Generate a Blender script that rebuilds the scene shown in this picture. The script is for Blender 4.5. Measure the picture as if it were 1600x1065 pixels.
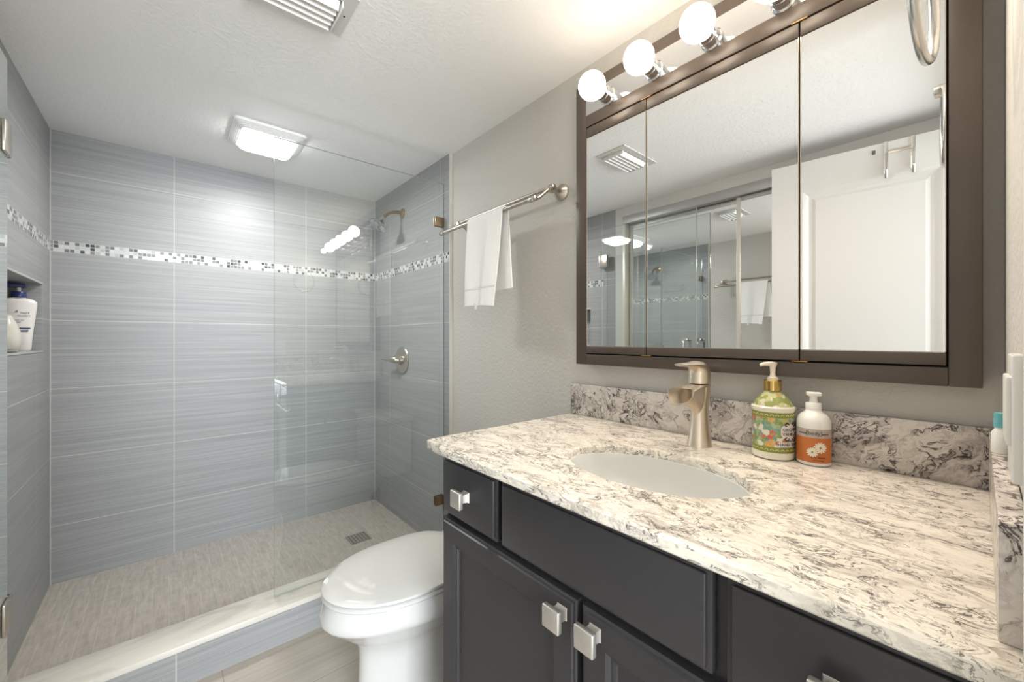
import bpy, bmesh, math, random
from mathutils import Vector, Matrix
random.seed(7)
for o in list(bpy.data.objects): bpy.data.objects.remove(o)
S = bpy.context.scene
COL = S.collection
PI = math.pi
# ------------------------------------------------------------------ camera, world, exposure
CX, CH = -1.10, 1.18
YAW = math.atan(540/628)
cam_d = bpy.data.cameras.new('camera'); cam = bpy.data.objects.new('camera', cam_d); COL.objects.link(cam)
cam_d.sensor_width = 36; cam_d.lens = 628*36/1600; cam_d.shift_y = -3.5/1600
cam_d.clip_start = 0.02
cam.location = (CX, 0, CH); cam.rotation_euler = (PI/2, 0, -YAW)
S.camera = cam
S.view_settings.view_transform = 'Standard'; S.view_settings.look = 'None'
S.view_settings.exposure = 1.16; S.view_settings.gamma = 1
S.view_settings.use_curve_mapping = False
w = bpy.data.worlds.new('daylight_beyond_the_door'); S.world = w; w.use_nodes = True
w.node_tree.nodes['Background'].inputs[0].default_value = (0.86, 0.93, 1.0, 1)
w.node_tree.nodes['Background'].inputs[1].default_value = 0.6
BULB_E = 5.6
LENS_E = 5.0
def area(name, loc, rot, size, energy, col):
    d = bpy.data.lights.new(name, 'AREA'); d.shape = 'RECTANGLE'; d.size, d.size_y = size
    d.energy = energy; d.color = col
    o = bpy.data.objects.new(name, d); COL.objects.link(o); o.location = loc; o.rotation_euler = rot
    return o
area('added_bedroom_fill', (-1.45, -2.58, 1.35), (PI/2, 0, 0), (1.5, 1.7), 84, (.88, .94, 1.0))  # unseen area lamp, added to send cool light deep through the doorway
H = 2.13          # ceiling
WR = 0.015        # painted right wall
TL = -1.50        # left wall
YF = 2.745        # far wall
YN = -0.029       # near wall
SF = 0.064        # shower floor
CT = 0.914        # counter top

# ------------------------------------------------------------------ material helpers
class NT:
    def __init__(s, name):
        s.m = bpy.data.materials.new(name); s.m.use_nodes = True
        s.t = s.m.node_tree; s.b = s.t.nodes['Principled BSDF']; s._p = None
    def n(s, kind, **kw):
        x = s.t.nodes.new(kind)
        for k, v in kw.items(): setattr(x, k, v)
        return x
    def put(s, sock, v):
        if hasattr(v, 'is_output'): s.t.links.new(v, sock)
        elif v is not None: sock.default_value = v
    def m2(s, op, a, b=None, c=None):
        x = s.n('ShaderNodeMath', operation=op); s.put(x.inputs[0], a)
        if b is not None: s.put(x.inputs[1], b)
        if c is not None: s.put(x.inputs[2], c)
        return x.outputs[0]
    def pos(s):
        if s._p is None:
            g = s.n('ShaderNodeNewGeometry'); x = s.n('ShaderNodeSeparateXYZ'); s.t.links.new(g.outputs['Position'], x.inputs[0])
            s._p = (g.outputs['Position'], x.outputs[0], x.outputs[1], x.outputs[2])
        return s._p
    def objc(s):
        return s.n('ShaderNodeTexCoord').outputs['Object']
    def mapv(s, vec, scale=(1,1,1), rot=(0,0,0), loc=(0,0,0)):
        x = s.n('ShaderNodeMapping'); s.put(x.inputs[0], vec); x.inputs[1].default_value = loc
        x.inputs[2].default_value = rot; x.inputs[3].default_value = scale
        return x.outputs[0]
    def noise(s, vec, scale, detail=2, rough=.5, dist=0, col=False):
        x = s.n('ShaderNodeTexNoise'); s.put(x.inputs['Vector'], vec); x.inputs['Scale'].default_value = scale
        x.inputs['Detail'].default_value = detail; x.inputs['Roughness'].default_value = rough; x.inputs['Distortion'].default_value = dist
        return x.outputs['Color' if col else 'Fac']
    def ramp(s, fac, stops, interp='LINEAR'):
        x = s.n('ShaderNodeValToRGB'); s.put(x.inputs[0], fac); r = x.color_ramp; r.interpolation = interp
        while len(r.elements) < len(stops): r.elements.new(.5)
        for e, (p, c) in zip(r.elements, stops):
            e.position = p; e.color = (*c, 1) if len(c) == 3 else c
        return x.outputs[0]
    def mix(s, fac, a, b, mode='MIX'):
        x = s.n('ShaderNodeMix', data_type='RGBA', blend_type=mode)
        s.put(x.inputs[0], fac)
        for i, v in ((6, a), (7, b)):
            if isinstance(v, tuple): v = (*v, 1) if len(v) == 3 else v
            s.put(x.inputs[i], v)
        return x.outputs[2]
    def bump(s, h, strength=.2, dist=.01):
        x = s.n('ShaderNodeBump'); s.put(x.inputs['Height'], h); x.inputs['Strength'].default_value = strength
        x.inputs['Distance'].default_value = dist
        s.t.links.new(x.outputs[0], s.b.inputs['Normal'])
    def set(s, **kw):
        for k, v in kw.items():
            k = k.replace('_', ' ')
            if isinstance(v, tuple) and len(v) == 3: v = (*v, 1)
            s.put(s.b.inputs[k], v)
        return s
    def line(s, p, o, step, wd):   # 1 on a grid line
        q = s.m2('MODULO', s.m2('ADD', s.m2('DIVIDE', s.m2('SUBTRACT', p, o), step), 100.5), 1.0)
        d = s.m2('MULTIPLY', s.m2('ABSOLUTE', s.m2('SUBTRACT', q, .5)), step)
        return s.m2('LESS_THAN', d, wd/2)
def plain(name, col, rough=.5, metal=0, **kw):
    t = NT(name); t.set(Base_Color=col, Roughness=rough, Metallic=metal, **kw); return t.m
def srgb(r, g, b):
    return tuple(((c/255)/12.92 if c/255 <= .04045 else ((c/255+.055)/1.055)**2.4) for c in (r, g, b))

def paint(name, col, bump=.25, scale=90):
    t = NT(name); p = t.pos()[0]
    n1 = t.noise(p, scale, 3, .6); n2 = t.noise(p, 2.2, 2)
    t.set(Base_Color=t.mix(t.m2('MULTIPLY', n2, .5), tuple(c*.97 for c in col), tuple(min(1, c*1.03) for c in col)), Roughness=.6)
    t.bump(n1, bump, .006); return t.m
M = {}
M['wall'] = paint('greige_wall_paint', srgb(206, 203, 197), .55, 75)
def ceiling_mat():
    t = NT('knockdown_ceiling_paint'); p = t.pos()[0]
    n = t.ramp(t.noise(p, 70, 3, .55, .4), [(.45, (0,0,0)), (.62, (1,1,1))])
    t.set(Base_Color=srgb(243, 243, 242), Roughness=.75); t.bump(n, .22, .003); return t.m
M['ceiling'] = ceiling_mat()
M['white'] = plain('white_enamel', srgb(232, 232, 230), .35)
M['white_paint'] = paint('white_trim_paint', srgb(211, 211, 209), .05, 60)

def tile(name, axis, off, step_u, streak_axis_scale, zlines=True):
    """horizontally brushed porcelain; axis = index of the horizontal running axis"""
    t = NT(name); p, x, y, z = t.pos(); u = (x, y)[axis]
    sc = [14., 14., 14.]; sc[axis] = 2.2; sc[2] = 300
    st = t.noise(t.mapv(p, tuple(sc)), 1.0, 3, .6)
    sc2 = [6., 6., 6.]; sc2[axis] = 1.1; sc2[2] = 60
    st2 = t.noise(t.mapv(p, tuple(sc2), loc=(3,1,5)), 1.0, 2, .5)
    f = t.m2('ADD', t.m2('MULTIPLY', st, .65), t.m2('MULTIPLY', st2, .35))
    base = t.ramp(f, [(.32, srgb(144, 146, 147)), (.5, srgb(156, 158, 159)), (.68, srgb(171, 173, 174))])
    vl = t.line(u, off, step_u, .0035)
    if zlines:
        hi = t.m2('GREATER_THAN', z, CH+.42)
        zz = t.m2('SUBTRACT', z, t.m2('MULTIPLY', hi, .049))
        hl = t.line(zz, CH+.0845, .3128, .0035)
        g = t.m2('MAXIMUM', vl, hl)
    else: g = vl
    t.set(Base_Color=t.mix(g, base, srgb(192, 191, 188)), Specular_IOR_Level=.35, Roughness=t.m2('ADD', .40, t.m2('MULTIPLY', g, .4)))
    t.bump(t.m2('SUBTRACT', st, t.m2('MULTIPLY', g, 1.5)), .18, .0015)
    return t.m
M['tile_x'] = tile('brushed_grey_tile_far', 0, -1.069, .631, 0)
M['tile_y'] = tile('brushed_grey_tile_side', 1, 2.495, .631, 0)
M['tile_curb'] = tile('brushed_grey_tile_curb', 0, -1.075, .631, 0, False)

def mosaic(name, axis):
    t = NT(name); p, x, y, z = t.pos(); u = (x, y)[axis]; c = .01655
    cu = t.m2('FLOOR', t.m2('DIVIDE', u, c)); cz = t.m2('FLOOR', t.m2('DIVIDE', t.m2('SUBTRACT', z, CH+.3978), c))
    cb = t.n('ShaderNodeCombineXYZ'); t.put(cb.inputs[0], cu); t.put(cb.inputs[1], cz)
    wn = t.n('ShaderNodeTexWhiteNoise'); t.put(wn.inputs['Vector'], cb.outputs[0])
    col = t.ramp(wn.outputs['Value'], [(0, srgb(70, 76, 82)), (.12, srgb(112, 116, 120)), (.3, srgb(132, 134, 134)), (.44, srgb(176, 180, 180)), (.54, srgb(198, 200, 199)), (.8, srgb(210, 211, 209))], 'CONSTANT')
    g = t.m2('MAXIMUM', t.line(u, 0, c, .0028), t.line(z, CH+.3978, c, .0028))
    t.set(Base_Color=t.mix(g, col, srgb(196, 197, 195)), Roughness=.2); t.bump(g, -.2, .001)
    return t.m
M['mosaic_x'] = mosaic('glass_mosaic_far', 0); M['mosaic_y'] = mosaic('glass_mosaic_side', 1)

def shower_floor_mat():
    t = NT('shower_floor_mosaic'); p, x, y, z = t.pos()
    b = t.n('ShaderNodeTexBrick'); t.put(b.inputs['Vector'], t.mapv(p, (1, 1, 1), (0, 0, PI/2)))
    b.inputs['Scale'].default_value = 1; b.inputs['Brick Width'].default_value = .052; b.inputs['Row Height'].default_value = .052
    b.inputs['Mortar Size'].default_value = .0013; b.inputs['Mortar Smooth'].default_value = .3
    b.inputs['Color1'].default_value = (*srgb(184, 178, 169), 1); b.inputs['Color2'].default_value = (*srgb(174, 167, 158), 1)
    b.inputs['Mortar'].default_value = (*srgb(208, 202, 193), 1); b.offset = .5
    n = t.noise(t.mapv(p, (75, 12, 1)), 1, 3, .6)
    t.set(Base_Color=t.mix(.5, b.outputs[0], t.ramp(n, [(.3, srgb(152, 146, 138)), (.7, srgb(204, 197, 188))])), Roughness=.42)
    return t.m
M['pan'] = shower_floor_mat()
def floor_mat():
    t = NT('plank_floor_tile'); p, x, y, z = t.pos()
    n = t.noise(t.mapv(p, (2.5, 60, 1)), 1, 4, .6); n2 = t.noise(t.mapv(p, (1.2, 9, 1)), 1, 2)
    base = t.ramp(t.m2('ADD', t.m2('MULTIPLY', n, .55), t.m2('MULTIPLY', n2, .45)), [(.3, srgb(166, 157, 146)), (.5, srgb(184, 176, 165)), (.7, srgb(198, 191, 181))])
    g = t.m2('MAXIMUM', t.line(y, 1.493, .30, .003), t.line(x, -.95, 1.2, .003))
    t.set(Base_Color=t.mix(g, base, srgb(158, 150, 140)), Roughness=.38); t.bump(g, -.15, .001)
    return t.m
M['floor'] = floor_mat()
def marble_mat():
    t = NT('cream_marble'); p = t.pos()[0]
    n = t.noise(t.mapv(p, (2, 7, 7), (0, 0, .25)), 1.6, 6, .6, .8)
    t.set(Base_Color=t.ramp(n, [(.3, srgb(190, 185, 175)), (.5, srgb(216, 212, 203)), (.7, srgb(226, 223, 215))]), Roughness=.25)
    return t.m
M['marble'] = marble_mat()

def quartz(name, scl, rot, base, mid, dark, amt, wsc=4.5, k=1.0):
    """polished stone: pale flowing ground, taupe clouds in folded bands, broken thin dark veins"""
    t = NT(name); p = t.pos()[0]
    q = t.mapv(p, scl, rot)
    def warp(src, sc, am, loc):
        wv = t.noise(t.mapv(src, (1,1,1), (0,0,0), loc), sc, 4, .55, 0, True)
        v = t.n('ShaderNodeVectorMath', operation='MULTIPLY_ADD'); t.put(v.inputs[0], wv); v.inputs[1].default_value = (am,)*3; t.put(v.inputs[2], src)
        return v.outputs[0]
    q2 = warp(warp(q, wsc, .34, (0,0,0)), wsc*3, .09, (7,3,1))
    a = t.noise(q2, 11, 6, .66, .4)
    c = t.ramp(a, [(.27, mid), (.40, tuple((x+2*y)/3 for x, y in zip(mid, base))), (.49, base), (.70, tuple(min(1, x*1.07) for x in base))])
    # folded fine bands
    f = t.noise(q2, 20, 5, .6, .5)
    fb = t.ramp(t.m2('ABSOLUTE', t.m2('SUBTRACT', f, .5)), [(0, (1,1,1)), (.022, (.55,)*3), (.05, (0,0,0))])
    cl = t.ramp(t.noise(q, 5, 3, .6), [(.40, (0,0,0)), (.58, (1,1,1))])
    c = t.mix(t.m2('MULTIPLY', t.m2('MULTIPLY', fb, t.m2('ADD', t.m2('MULTIPLY', cl, .7), .3)), amt*.6), c, mid)
    for sc, lo, wd, loc in ((5.0, .44, .008, (0,0,0)), (9.5, .46, .010, (4,2,8)), (17, .50, .014, (9,5,2))):
        v = t.noise(t.mapv(q2, (1,1,1), (0,0,0), loc), sc, 6, .62, .5)
        vein = t.ramp(t.m2('ABSOLUTE', t.m2('SUBTRACT', v, .5)), [(0, (1,1,1)), (wd*.45*k, (.8,)*3), (wd*1.5*k, (0,0,0))])
        gate = t.ramp(t.noise(t.mapv(q, (1,1,1), (0,0,0), loc), 9, 4, .65, .3), [(lo, (0,0,0)), (lo+.07, (1,1,1))])
        c = t.mix(t.m2('MULTIPLY', t.m2('MULTIPLY', vein, gate), amt), c, dark)
    t.set(Base_Color=c, Roughness=.16)
    return t.m
M['quartz'] = quartz('quartz_slab', (2.2, 1.05, 2.2), (0, 0, .35), srgb(238, 231, 219), srgb(160, 148, 139), srgb(70, 64, 62), .9)
M['quartz_splash'] = quartz('quartz_splash', (.85, .85, .95), (0, 0, 0), srgb(222, 214, 207), srgb(140, 127, 120), srgb(48, 38, 37), 1.0, 5.5, 1.25)

def espresso(name, rgb, rough):
    t = NT(name); p = t.pos()[0]
    n = t.noise(p, 3.5, 3, .6)
    t.set(Base_Color=t.mix(n, tuple(c*.8 for c in srgb(*rgb)), tuple(c*1.25 for c in srgb(*rgb))), Roughness=rough)
    return t.m
M['cab'] = espresso('charcoal_cabinet_paint', (52, 51, 53), .36)
M['cab_edge'] = espresso('charcoal_cabinet_moulding', (38, 38, 41), .25)
M['frame'] = espresso('espresso_wood_frame', (80, 70, 62), .36)
def brushed(name, rgb, rough=.3, sc=(3, 3, 120)):
    t = NT(name); n = t.noise(t.mapv(t.objc(), sc), 3, 2, .6)
    t.set(Base_Color=srgb(*rgb), Metallic=1.0, Roughness=t.m2('ADD', rough-.05, t.m2('MULTIPLY', n, .12)))
    return t.m
M['nickel'] = brushed('brushed_nickel', (196, 188, 178), .3)
M['faucet'] = brushed('brushed_nickel_faucet', (226, 214, 198), .38)
M['bronze'] = brushed('bronze_nickel', (172, 152, 128), .3)
M['brass'] = plain('worn_brass', srgb(176, 132, 84), .35, .8)
M['pale_yellow'] = plain('pale_yellow_print', srgb(214, 210, 150), .3)
M['chrome'] = plain('polished_chrome', srgb(215, 216, 218), .06, 1.0)
M['satin'] = plain('satin_chrome', srgb(206, 204, 200), .25, 1.0)
M['alu'] = plain('anodised_aluminium', srgb(188, 188, 188), .38, .55)
M['knob'] = plain('satin_nickel_knob', srgb(212, 208, 200), .42, .85)
M['stile'] = plain('pale_champagne_aluminium', srgb(222, 219, 212), .35, .3)
M['mirror'] = plain('mirror_silver', (.90, .905, .90), .0, 1.0)
M['mirror_edge'] = plain('mirror_bevelled_edge', srgb(196, 186, 172), .2, .6)
M['porcelain'] = plain('white_porcelain', srgb(216, 216, 213), .08, Coat_Weight=.3)
M['plastic'] = plain('white_plastic', srgb(235, 233, 228), .3)
M['black'] = plain('black_void', (.01, .01, .01), .6)
M['drain_dark'] = plain('drain_hole', (.02, .02, .018), .7)
def glass_mat(name='clear_glass', tint=(.972, .986, .979), k=2.8):
    t = NT(name); t.t.nodes.remove(t.b)
    out = [n for n in t.t.nodes if n.type == 'OUTPUT_MATERIAL'][0]
    tr = t.n('ShaderNodeBsdfTransparent'); tr.inputs[0].default_value = (*tint, 1)
    gl = t.n('ShaderNodeBsdfGlossy'); gl.inputs['Roughness'].default_value = 0; gl.inputs['Color'].default_value = (.97, 1, .98, 1)
    fr = t.n('ShaderNodeFresnel'); fr.inputs[0].default_value = 1.5
    g = t.n('ShaderNodeNewGeometry')
    fac = t.m2('MINIMUM', t.m2('MULTIPLY', t.m2('MULTIPLY', fr.outputs[0], k), t.m2('SUBTRACT', 1.0, g.outputs['Backfacing'])), 1.0)
    mx = t.n('ShaderNodeMixShader'); t.put(mx.inputs[0], fac)
    t.t.links.new(tr.outputs[0], mx.inputs[1]); t.t.links.new(gl.outputs[0], mx.inputs[2]); t.t.links.new(mx.outputs[0], out.inputs[0])
    return t.m
M['glass'] = glass_mat()
M['glass_edge'] = plain('polished_glass_edge', srgb(176, 188, 184), .15, 0)
def emit(name, col, e):
    t = NT(name); t.set(Base_Color=(.9, .9, .88), Emission_Color=col, Emission_Strength=e, Roughness=.4); return t.m
M['bulb'] = emit('lit_globe_bulb', (1.0, .86, .70), BULB_E)
M['lens'] = emit('lit_ceiling_lens', (1.0, .98, .95), LENS_E)
def towel_mat():
    t = NT('white_terry'); p = t.objc()
    n = t.noise(p, 420, 2, .6)
    t.set(Base_Color=srgb(247, 246, 243), Roughness=.95, Sheen_Weight=.3); t.bump(n, .6, .003); return t.m
M['towel'] = towel_mat()

# ------------------------------------------------------------------ mesh helpers
def nb(): return bmesh.new()
def add_box(bm, x0, x1, y0, y1, z0, z1, bev=0, seg=2):
    t = bmesh.new(); bmesh.ops.create_cube(t, size=1)
    for v in t.verts:
        v.co = Vector(((x0+x1)/2+v.co.x*(x1-x0), (y0+y1)/2+v.co.y*(y1-y0), (z0+z1)/2+v.co.z*(z1-z0)))
    if bev: bmesh.ops.bevel(t, geom=list(t.edges), offset=bev, segments=seg, affect='EDGES', profile=.5)
    me = bpy.data.meshes.new('tmp'); t.to_mesh(me); t.free(); bm.from_mesh(me); bpy.data.meshes.remove(me)
    return bm
def bx(*a, **k): return add_box(nb(), *a, **k)
def frame_of(d):
    d = d.normalized(); up = Vector((0,0,1)) if abs(d.z) < .9 else Vector((1,0,0))
    a = d.cross(up).normalized(); return a, a.cross(d).normalized()
def add_tube(bm, pts, rad, n=16, cap=True, closed=False, flat=None):
    pts = [Vector(p) for p in pts]; R = rad if isinstance(rad, (list, tuple)) else [rad]*len(pts)
    rings = []; a0 = None; N = len(pts)
    for i, p in enumerate(pts):
        if closed: d = pts[(i+1) % N]-pts[i-1]
        else: d = pts[min(i+1, N-1)]-pts[max(i-1, 0)]
        d = d.normalized()
        if a0 is None: a, b = frame_of(d)
        else:
            a = (a0-d*a0.dot(d)).normalized(); b = a.cross(d).normalized()
        a0 = a
        rings.append([bm.verts.new(p+(a*math.cos(2*PI*k/n)+b*math.sin(2*PI*k/n))*R[i]) for k in range(n)])
    for i in range(N if closed else N-1):
        r, s = rings[i], rings[(i+1) % N]
        for k in range(n): bm.faces.new((r[k], r[(k+1) % n], s[(k+1) % n], s[k]))
    if cap and not closed:
        bm.faces.new(rings[0][::-1]); bm.faces.new(rings[-1])
    return bm
def lathe(bm, prof, loc=(0,0,0), axis='Z', n=40, sgn=1):
    """prof = [(r, h)...]; closed with caps; axis direction sgn"""
    rings = []; L = Vector(loc)
    for r, hh in prof:
        ring = []
        for k in range(n):
            c, s = math.cos(2*PI*k/n)*r, math.sin(2*PI*k/n)*r
            if axis == 'Z': v = Vector((c, s, hh*sgn))
            elif axis == 'X': v = Vector((hh*sgn, c, s))
            else: v = Vector((c, hh*sgn, s))
            ring.append(bm.verts.new(L+v))
        rings.append(ring)
    for a, b in zip(rings, rings[1:]):
        for k in range(n): bm.faces.new((a[k], a[(k+1) % n], b[(k+1) % n], b[k]))
    bm.faces.new(rings[0][::-1]); bm.faces.new(rings[-1])
    return bm
def loft(bm, rings, cap=(True, True)):
    R = [[bm.verts.new(p) for p in r] for r in rings]; n = len(R[0])
    for a, b in zip(R, R[1:]):
        for k in range(n): bm.faces.new((a[k], a[(k+1) % n], b[(k+1) % n], b[k]))
    if cap[0]: bm.faces.new(R[0][::-1])
    if cap[1]: bm.faces.new(R[-1])
    return bm
def prism(bm, poly, z0, z1):
    return loft(bm, [[(x, y, z0) for x, y in poly], [(x, y, z1) for x, y in poly]])
def obj(name, bm, mat, parent=None, smooth=True, ang=35, sub=0):
    bmesh.ops.remove_doubles(bm, verts=list(bm.verts), dist=1e-6)
    bmesh.ops.recalc_face_normals(bm, faces=list(bm.faces))
    me = bpy.data.meshes.new(name); bm.to_mesh(me); bm.free()
    for m in (mat if isinstance(mat, (list, tuple)) else [mat]): me.materials.append(m)
    o = bpy.data.objects.new(name, me); COL.objects.link(o)
    if smooth:
        me.polygons.foreach_set('use_smooth', [True]*len(me.polygons))
        me.set_sharp_from_angle(angle=math.radians(ang))
    if sub:
        m = o.modifiers.new('subsurf', 'SUBSURF'); m.levels = m.render_levels = sub
    if parent is not None:
        o.parent = parent; o.matrix_parent_inverse = Matrix.Translation(-Vector(parent_loc(parent)))
    return o
def parent_loc(p):
    l = Vector(p.location)
    while p.parent is not None: p = p.parent; l = Vector(p.location) if p.location.length else l
    return l
_loc = {}
def thing(name, label, cat, loc, group=None):
    o = bpy.data.objects.new(name, None); COL.objects.link(o); o.location = loc; o.empty_display_size = .05
    o['label'] = label; o['category'] = cat
    if group: o['group'] = group
    return o
def part(name, bm, mat, parent, **k):
    """geometry given in world coordinates, parented with the inverse of the thing's placement"""
    lab = k.pop('label', None)
    o = obj(name, bm, mat, None, **k); o.parent = parent
    root = parent
    while root.parent is not None: root = root.parent
    if parent is root: o.matrix_parent_inverse = Matrix.Translation(-Vector(root.location))
    if lab: o['label'] = lab
    return o
def struct(name, bm, mat, **k):
    o = obj(name, bm, mat, None, smooth=k.pop('smooth', False), **k); o['kind'] = 'structure'; return o
def text_mesh(s, size, extrude=.0004, align='CENTER'):
    c = bpy.data.curves.new('txt', 'FONT'); c.body = s; c.size = size; c.align_x = align; c.align_y = 'CENTER'; c.extrude = extrude
    c.resolution_u = 3
    o = bpy.data.objects.new('txt', c); COL.objects.link(o)
    dg = bpy.context.evaluated_depsgraph_get(); me = bpy.data.meshes.new_from_object(o.evaluated_get(dg))
    bpy.data.objects.remove(o); bpy.data.curves.remove(c)
    return me
def wrap_text(bm, s, size, cx, cy, z, r, ang, sx=1.0, sy=1.0):
    me = text_mesh(s, size); t = bmesh.new(); t.from_mesh(me); bpy.data.meshes.remove(me)
    wrap(t, cx, cy, z, r, ang, sx, sy)
    m2 = bpy.data.meshes.new('t'); t.to_mesh(m2); t.free(); bm.from_mesh(m2); bpy.data.meshes.remove(m2); return bm
def wrap(t, cx, cy, z, r, ang, sx=1, sy=1):
    for v in t.verts:
        a = ang+v.co.x*sx/r; rr = r+v.co.z+.0004
        v.co = Vector((cx+math.cos(a)*rr, cy+math.sin(a)*rr, z+v.co.y*sy))
def merge(bm, t):
    m2 = bpy.data.meshes.new('t'); t.to_mesh(m2); t.free(); bm.from_mesh(m2); bpy.data.meshes.remove(m2); return bm

# ------------------------------------------------------------------ the room
struct('floor', bx(-3.0, .6, -1.2, 1.80, -.06, 0), M['floor'])
struct('ceiling', bx(-2.2, .14, -.16, YF+.1, H, H+.08), M['ceiling'])
struct('wall_right', bx(WR, .14, -.16, 1.767, 0, H), M['wall'])
struct('wall_shower_right', bx(0, .14, 1.770, YF, 0, H), M['tile_y'])
struct('wall_far', bx(-1.72, .14, YF, YF+.1, 0, H), M['tile_x'])
# left tiled wall with the niche
NY0, NY1, NZ0, NZ1 = 1.978, 2.585, 1.130, 1.411
b = nb()
add_box(b, -1.64, TL, 1.747, YF, 0, NZ0); add_box(b, -1.64, TL, 1.747, YF, NZ1, H)
add_box(b, -1.64, TL, 1.747, NY0, NZ0, NZ1); add_box(b, -1.64, TL, NY1, YF, NZ0, NZ1)
add_box(b, -1.68, -1.612, 1.747, YF, NZ0-.05, NZ1+.05)
struct('wall_shower_left', b, M['tile_y'])
b = nb(); e = .006
add_box(b, TL-.002, TL+.003, NY0-e, NY1+e, NZ0-e, NZ0+.001); add_box(b, TL-.002, TL+.003, NY0-e, NY1+e, NZ1-.001, NZ1+e)
struct('trim_1', b, plain('niche_edge_trim', srgb(190, 190, 186), .3))
gm = plain('corner_grout', srgb(196, 196, 192), .6)
struct('trim_9', bx(TL-.001, TL+.003, YF-.003, YF+.001, SF, H), gm)
struct('trim_10', bx(-.003, .001, YF-.003, YF+.001, SF, H), gm)
# near wall with the doorway the photographer stands in
b = nb(); DX0, DX1, DZ = -1.415, -.665, 2.055
add_box(b, DX1, WR, YN-.11, YN, 0, H); add_box(b, DX0, DX1, YN-.11, YN, DZ, H); add_box(b, -1.62, DX0, YN-.11, YN, 0, H)
struct('wall_near', b, M['wall'])
b = nb(); add_box(b, DX1, DX1+.045, YN, YN+.008, 0, DZ+.045, .002); add_box(b, DX0, DX1, YN, YN+.008, DZ, DZ+.045, .002)
add_box(b, DX0-.045, DX0, YN, YN+.008, 0, DZ+.045, .002)
struct('trim_2', b, M['white_paint'])
# left wall: plaster round the closet opening
b = nb(); add_box(b, -1.62, TL, 1.688, 1.747, 0, H); add_box(b, -1.62, TL, YN, 1.688, 2.063, H)
struct('wall_left', b, M['white_paint'])
struct('wall_closet_back', bx(-2.2, -1.70, -.139, 1.8, 0, H), M['white_paint'])
# the unseen bedroom beyond the doorway; window opening added to go with the fill lamp
struct('floor_bedroom', bx(-3.0, .6, -2.62, -1.2, -.06, 0), M['floor'])
b = nb(); WX0, WX1, WZ0, WZ1 = -2.22, -.68, .48, 2.22
add_box(b, -3.0, WX0, -2.72, -2.62, 0, 2.45); add_box(b, WX1, .6, -2.72, -2.62, 0, 2.45); add_box(b, WX0, WX1, -2.72, -2.62, 0, WZ0); add_box(b, WX0, WX1, -2.72, -2.62, WZ1, 2.45)
struct('wall_bedroom_added_opening', b, M['wall'])
b = nb(); add_box(b, -3.1, -3.0, -2.72, -.139, 0, 2.45); struct('wall_bedroom_left', b, M['wall'])
b = nb(); add_box(b, .6, .7, -2.72, -.139, 0, 2.45); struct('wall_bedroom_right', b, M['wall'])
b = nb(); add_box(b, -3.0, -1.62, -.20, -.139, 0, 2.45); add_box(b, WR, .6, -.20, -.139, 0, 2.45); add_box(b, -1.62, WR, -.20, -.141, H, 2.45); struct('wall_bedroom_near', b, M['wall'])
struct('ceiling_bedroom', bx(-3.1, .7, -2.72, -.16, 2.45, 2.52), M['ceiling'])
# mosaic bands
Z0, Z1 = CH+.3978, CH+.3978+.0497
struct('trim_3', bx(TL+.0005, -.0005, YF-.0015, YF+.001, Z0, Z1), M['mosaic_x'])
struct('trim_4', bx(-.0015, .001, 1.771, YF-.001, Z0, Z1), M['mosaic_y'])
struct('trim_5', bx(TL-.001, TL+.0015, 1.85, YF-.001, Z0, Z1), M['mosaic_y'])
struct('trim_6', bx(-.001, WR+.001, 1.7665, 1.7705, 0, H), plain('tile_edge_trim', srgb(212, 208, 200), .3))
struct('floor_shower', bx(TL-.01, 0.01, 1.89, YF, -.02, SF), M['pan'])
# curb
struct('trim_7', bx(TL, 0, 1.760, 1.895, 0, .125), M['tile_curb'])
struct('trim_8', bx(TL, 0, 1.752, 1.905, .125, .146, bev=.003), M['marble'], smooth=True)
struct('baseboard_right', bx(.002, WR, .965, 1.752, 0, .085, bev=.003), M['white_paint'], smooth=True)

# ------------------------------------------------------------------ closet with sliding mirror doors (seen in the vanity mirror)
t = thing('closet_track', 'brushed aluminium header, jamb and floor track framing the mirrored closet opening', 'closet track', (-1.53, .8, 0))
b = nb(); add_box(b, -1.60, TL+.004, YN+.02, 1.688, 2.008, 2.063, .002); part('header', b, M['alu'], t)
b = nb(); add_box(b, -1.58, TL+.002, 1.664, 1.688, .02, 2.008, .002); part('side_jamb', b, M['stile'], t)
b = nb(); add_box(b, -1.58, TL+.002, YN+.02, 1.688, 0, .018, .002); part('floor_track', b, M['alu'], t)
def closet_door(x, y0, y1, label):
    t = thing('sliding_mirror_door', label, 'mirror door', (x, (y0+y1)/2, .02), 'sliding closet mirror doors')
    part('mirror_pane', bx(x-.006, x, y0+.018, y1-.018, .045, 1.985), M['mirror'], t, smooth=False)
    b = nb(); add_box(b, x-.012, x+.004, y0, y0+.022, .02, 2.004, .002); add_box(b, x-.012, x+.004, y1-.022, y1, .02, 2.004, .002)
    part('stile', b, M['stile'], t)
    b = nb(); add_box(b, x-.012, x+.004, y0+.022, y1-.022, .02, .05, .002); add_box(b, x-.012, x+.004, y0+.022, y1-.022, 1.98, 2.004, .002)
    part('rail', b, M['alu'], t)
closet_door(-1.525, .0, .928, 'mirrored sliding closet door in aluminium frame, the one behind the open white door')
closet_door(-1.552, .895, 1.660, 'mirrored sliding closet door in aluminium frame, the one nearest the shower')

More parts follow.
